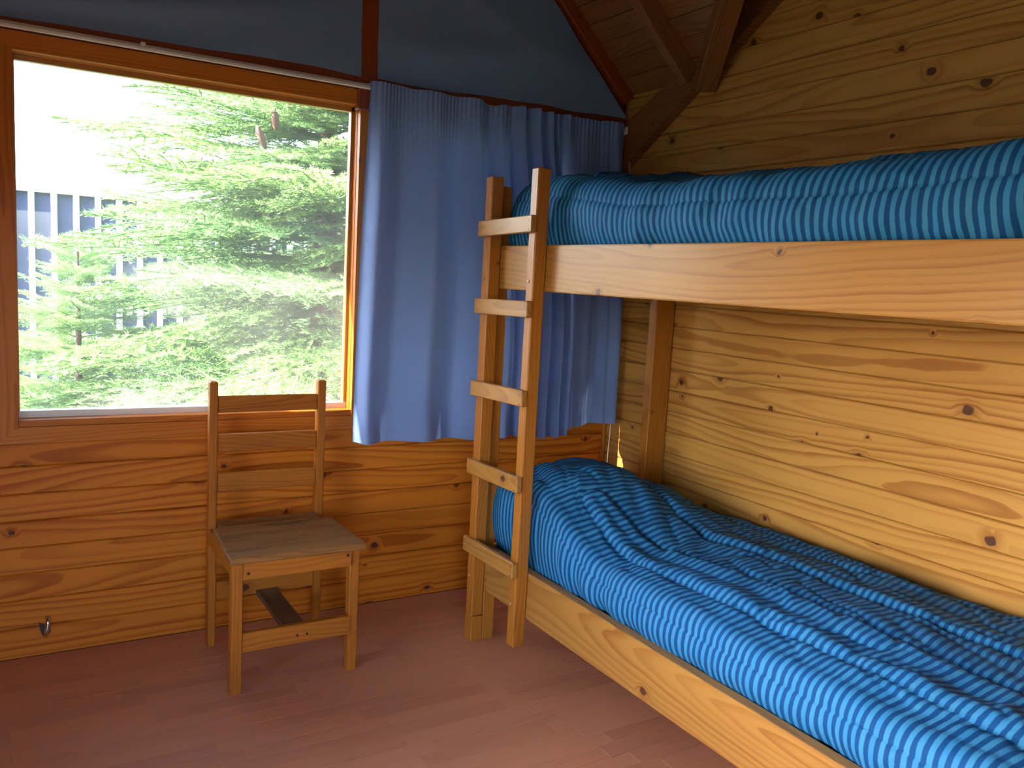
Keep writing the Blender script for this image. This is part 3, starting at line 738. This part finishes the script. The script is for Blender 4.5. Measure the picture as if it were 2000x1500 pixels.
# pull cord at the corner
pts = [(2.553, YC - 0.03, 2.165), (2.556, YC - 0.03, 1.6), (2.562, YC - 0.03, 1.2), (2.552, YC - 0.03, 0.98), (2.548, YC - 0.03, 0.80), (2.541, YC - 0.03, 0.62), (2.54, YC - 0.03, 0.40)]
obj('pull_cord', tube_mesh(pts, 0.0016, 6), M_cord, rail)

def gable_cloth(label, corners, seed, sag, nu=90, nv=50):
    """cloth stretched between four points: bottom-left, bottom-right, top-right, top-left"""
    a, b_, c_, d_ = [np.array(p, float) for p in corners]
    s = np.linspace(0, 1, nu)[None, :, None]; t = np.linspace(0, 1, nv)[:, None, None]
    P = (a * (1 - s) + b_ * s) * (1 - t) + (d_ * (1 - s) + c_ * s) * t
    S = s[:, :, 0] + 0 * t[:, :, 0]; T = t[:, :, 0] + 0 * s[:, :, 0]
    edge = np.sin(S * PI) * np.sin(T * PI)
    fold = 0.020 * vnoise(S * 2.2 + T * 1.5, T * 5.0, seed) + 0.011 * vnoise(S * 5 + T * 3, T * 9, seed + 3)
    P[:, :, 1] -= 0.010 * edge + fold * (0.3 + 0.7 * np.sin(T * PI))
    low = np.exp(-((T - 0.10 - 0.10 * S) / 0.05) ** 2)
    P[:, :, 1] -= 0.022 * low * np.sin(S * PI)
    P[:, :, 2] += sag * np.sin(S * PI) * (1 - T) ** 4
    P[:, :, 2] += 0.006 * vnoise(S * 8, 0, seed + 8) * (1 - T) ** 6
    idx = np.arange(nu * nv).reshape(nv, nu)
    F = np.stack([idx[:-1, :-1], idx[:-1, 1:], idx[1:, 1:], idx[1:, :-1]], -1).reshape(-1, 4)
    o = obj('gable_cloth', pydata('gable_cloth', P.reshape(-1, 3), F.tolist(), smooth=True), M_gable)
    return tag(o, label, 'cloth')
YG = YB - 0.036
gable_cloth('grey-blue cloth covering the gable left of the dark post', [(-0.40, YG, 2.216), (1.228, YG, 2.228), (1.218, YG, 3.50), (-0.05, YG, 2.42)], 2.0, 0.0)
gable_cloth('grey-blue cloth covering the gable right of the dark post', [(1.296, YG, 2.226), (XR - 0.012, YG, 2.250), (1.34, YG, 3.46), (1.290, YG, 3.46)], 6.0, 0.0)

# ------------------------------------------------------------------ little bracket low on the window wall
hk = tag(empty('wall_bracket', (0.103, YB, 0.07)), 'small chrome bracket over a dark hole low on the plank wall', 'bracket')
obj('tab', tube_mesh([(0.108, YB - 0.002, 0.140), (0.110, YB - 0.014, 0.138), (0.109, YB - 0.018, 0.125), (0.106, YB - 0.018, 0.100), (0.103, YB - 0.016, 0.080), (0.102, YB - 0.006, 0.074)], 0.0085, 8), M_chrome, hk)
prism('dark_socket', [(0.080, 0.128), (0.118, 0.105), (0.117, 0.082), (0.105, 0.072), (0.092, 0.074), (0.084, 0.098)], 'y', YB - 0.004, YB + 0.002, M_black, hk)

# ------------------------------------------------------------------ outside: ground, fence, firs
structure(box('ground', (-40, -40, -0.45), (40, 40, -0.35), M_grass, bevel=0))
fence = tag(empty('board_fence', (0.2, 8.0, -0.35)), 'dark board fence with pale battens behind the fir trees', 'fence')
fm = box_mesh(2.38, 0.02, 0.118, 0.003); bmsh = box_mesh(2.36, 0.03, 0.045, 0.003)
Rz = AX['z']
for k in range(-12, 22):
    x = 0.02 + k * 0.163
    obj('fence_board', fm, M_fence, fence, Matrix.Translation((x + 0.0815, 8.02, 0.78)) @ Rz)
    W = Matrix.Translation((x, 7.99, 0.77)) @ Matrix.Rotation(PI / 2, 4, 'Z') @ Rz
    obj('batten', bmsh, M_batten, fence, Matrix.Translation((x, 7.99, 0.77)) @ Matrix(((0, 0, 1, 0), (0, 1, 0, 0), (-1, 0, 0, 0), (0, 0, 0, 1))))
box('cap_rail', (-2.0, 7.95, 1.955), (3.6, 8.06, 2.00), M_batten, fence, 'x', 0.003)

def branch_mesh(seed, L=1.0):
    r = random.Random(seed); V = []; F = []
    def strip(p, q, w0, w1):
        d = (q - p).normalized(); s1 = d.orthogonal().normalized(); s2 = d.cross(s1)
        n0 = len(V)
        for (pp, ww) in ((p, w0), (q, w1)):
            for k in range(3):
                a = 2 * PI * k / 3; V.append(pp + (s1 * math.cos(a) + s2 * math.sin(a)) * ww)
        for k in range(3): F.append((n0 + k, n0 + (k + 1) % 3, n0 + 3 + (k + 1) % 3, n0 + 3 + k))
    def needles(p, q, dens):
        d = q - p; ln = d.length; dn = d / ln; side = dn.cross(Vector((0, 0, 1))).normalized(); upv = side.cross(dn)
        for i in range(max(2, int(ln * dens))):
            t = (i + r.random()) / max(2, int(ln * dens)); c = p + d * t
            a = r.uniform(-0.5, PI + 0.5)
            out = (side * math.cos(a) + upv * math.sin(a) * 0.8 + dn * r.uniform(0.4, 0.9)).normalized()
            l = r.uniform(0.016, 0.026); w = out.cross(dn).normalized() * 0.0015
            n0 = len(V); V.extend([c - w, c + w, c + out * l]); F.append((n0, n0 + 1, n0 + 2))
    # main axis
    pts = [Vector((L * t, 0.02 * math.sin(3 * t + seed), -0.10 * t * t * L + 0.05 * t ** 3 * L)) for t in [i / 14 for i in range(15)]]
    for i in range(14):
        strip(pts[i], pts[i + 1], 0.011 * (1 - i / 15) + 0.002, 0.011 * (1 - (i + 1) / 15) + 0.002)
        if i > 3: needles(pts[i], pts[i + 1], 260)
    for i in range(2, 15):
        for sgn in (-1, 1):
            if r.random() < 0.06: continue
            t = i / 14; l = (0.46 * (1 - t) ** 0.75 + 0.09) * L * r.uniform(0.75, 1.1)
            ang = math.radians(r.uniform(42, 62))
            dirv = Vector((math.cos(ang), sgn * math.sin(ang), r.uniform(-0.15, 0.12))).normalized()
            p0 = pts[i]; nseg = max(3, int(l / 0.06)); prev = p0
            for k in range(1, nseg + 1):
                q = p0 + dirv * l * k / nseg + Vector((0.03 * (k / nseg) ** 2, 0, -0.05 * (k / nseg) ** 2 * l / 0.4))
                strip(prev, q, 0.0032, 0.0025); needles(prev, q, 330)
                if k < nseg:
                    for s2 in (-1, 1):
                        l2 = l * 0.42 * (1 - k / nseg) + 0.035
                        a2 = math.radians(48) * s2
                        d2 = Vector((dirv.x * math.cos(a2) - dirv.y * math.sin(a2), dirv.x * math.sin(a2) + dirv.y * math.cos(a2), dirv.z + r.uniform(-0.2, 0.1))).normalized()
                        q2 = q + d2 * l2 * r.uniform(0.7, 1.1)
                        strip(q, q2, 0.0022, 0.0015); needles(q, q2, 330)
                prev = q
    me = pydata('branch', V, F); return me
BR = [branch_mesh(s) for s in (1, 2, 3, 4)]
for me in BR: me.materials.append(M_leaf)
def fir(loc, height, rad, zmin, zmax, label, seed, per=7, dz=0.16):
    r = random.Random(seed)
    t = tag(empty('fir_tree', loc), label, 'tree', 'fir trees outside the window')
    top = Vector(loc) + Vector((0, 0, height))
    n = 14; pts = [Vector(loc).lerp(top, i / n) for i in range(n + 1)]
    obj('trunk', tube_mesh(pts, 0, 10, radii=[0.085 * (1 - i / n) * height / 5 + 0.006 for i in range(n + 1)]), M_bark, t)
    z = zmin; ph = 0.0
    while z < min(zmax, height - 0.1):
        fr = z / height
        for k in range(per):
            a = ph + 2 * PI * k / per + r.uniform(-0.2, 0.2)
            L = rad * (1 - fr) ** 0.8 * r.uniform(0.8, 1.15) + 0.10
            if math.sin(a) < -0.2: L = min(L, (loc[1] - 4.25) / -math.sin(a))
            if math.sin(a) > 0.2: L = min(L, (7.80 - loc[1]) / math.sin(a))
            pit = math.radians(-12 + 45 * fr + r.uniform(-8, 8))
            W = Matrix.Translation(Vector(loc) + Vector((0, 0, z + r.uniform(-0.05, 0.05)))) @ Matrix.Rotation(a, 4, 'Z') @ Matrix.Rotation(-pit, 4, 'Y') @ Matrix.Rotation(r.uniform(-0.3, 0.3), 4, 'X') @ Matrix.Scale(L, 4)
            obj('branch', BR[r.randrange(4)], None, t, W)
        z += dz * r.uniform(0.85, 1.15); ph += 2.4
    return t
fa = fir((1.95, 5.9, -0.35), 6.4, 2.0, 0.35, 4.4, 'large pale green fir with brown cones close to the window', 11, per=9, dz=0.17)
fb = fir((0.42, 6.5, -0.35), 2.0, 0.85, 0.10, 2.3, 'young fir in front of the fence, left in the window view', 23, per=9, dz=0.12)
fc = fir((3.45, 6.5, -0.35), 6.5, 1.6, 0.8, 4.8, 'fir standing behind the large one, at the right window jamb', 31, per=7, dz=0.24)
for (x, y, z, tl) in ((1.32, 4.96, 2.22, 0.10), (1.21, 4.9, 2.10, 0.35)):
    pts = [Vector((x + 0.16 * t * tl, y, z + 0.13 * (1 - t))) for t in [i / 8 for i in range(9)]]
    obj('cone', tube_mesh(pts, 0, 8, radii=[0.006, 0.014, 0.019, 0.021, 0.022, 0.021, 0.018, 0.013, 0.005]), M_cone, fa)
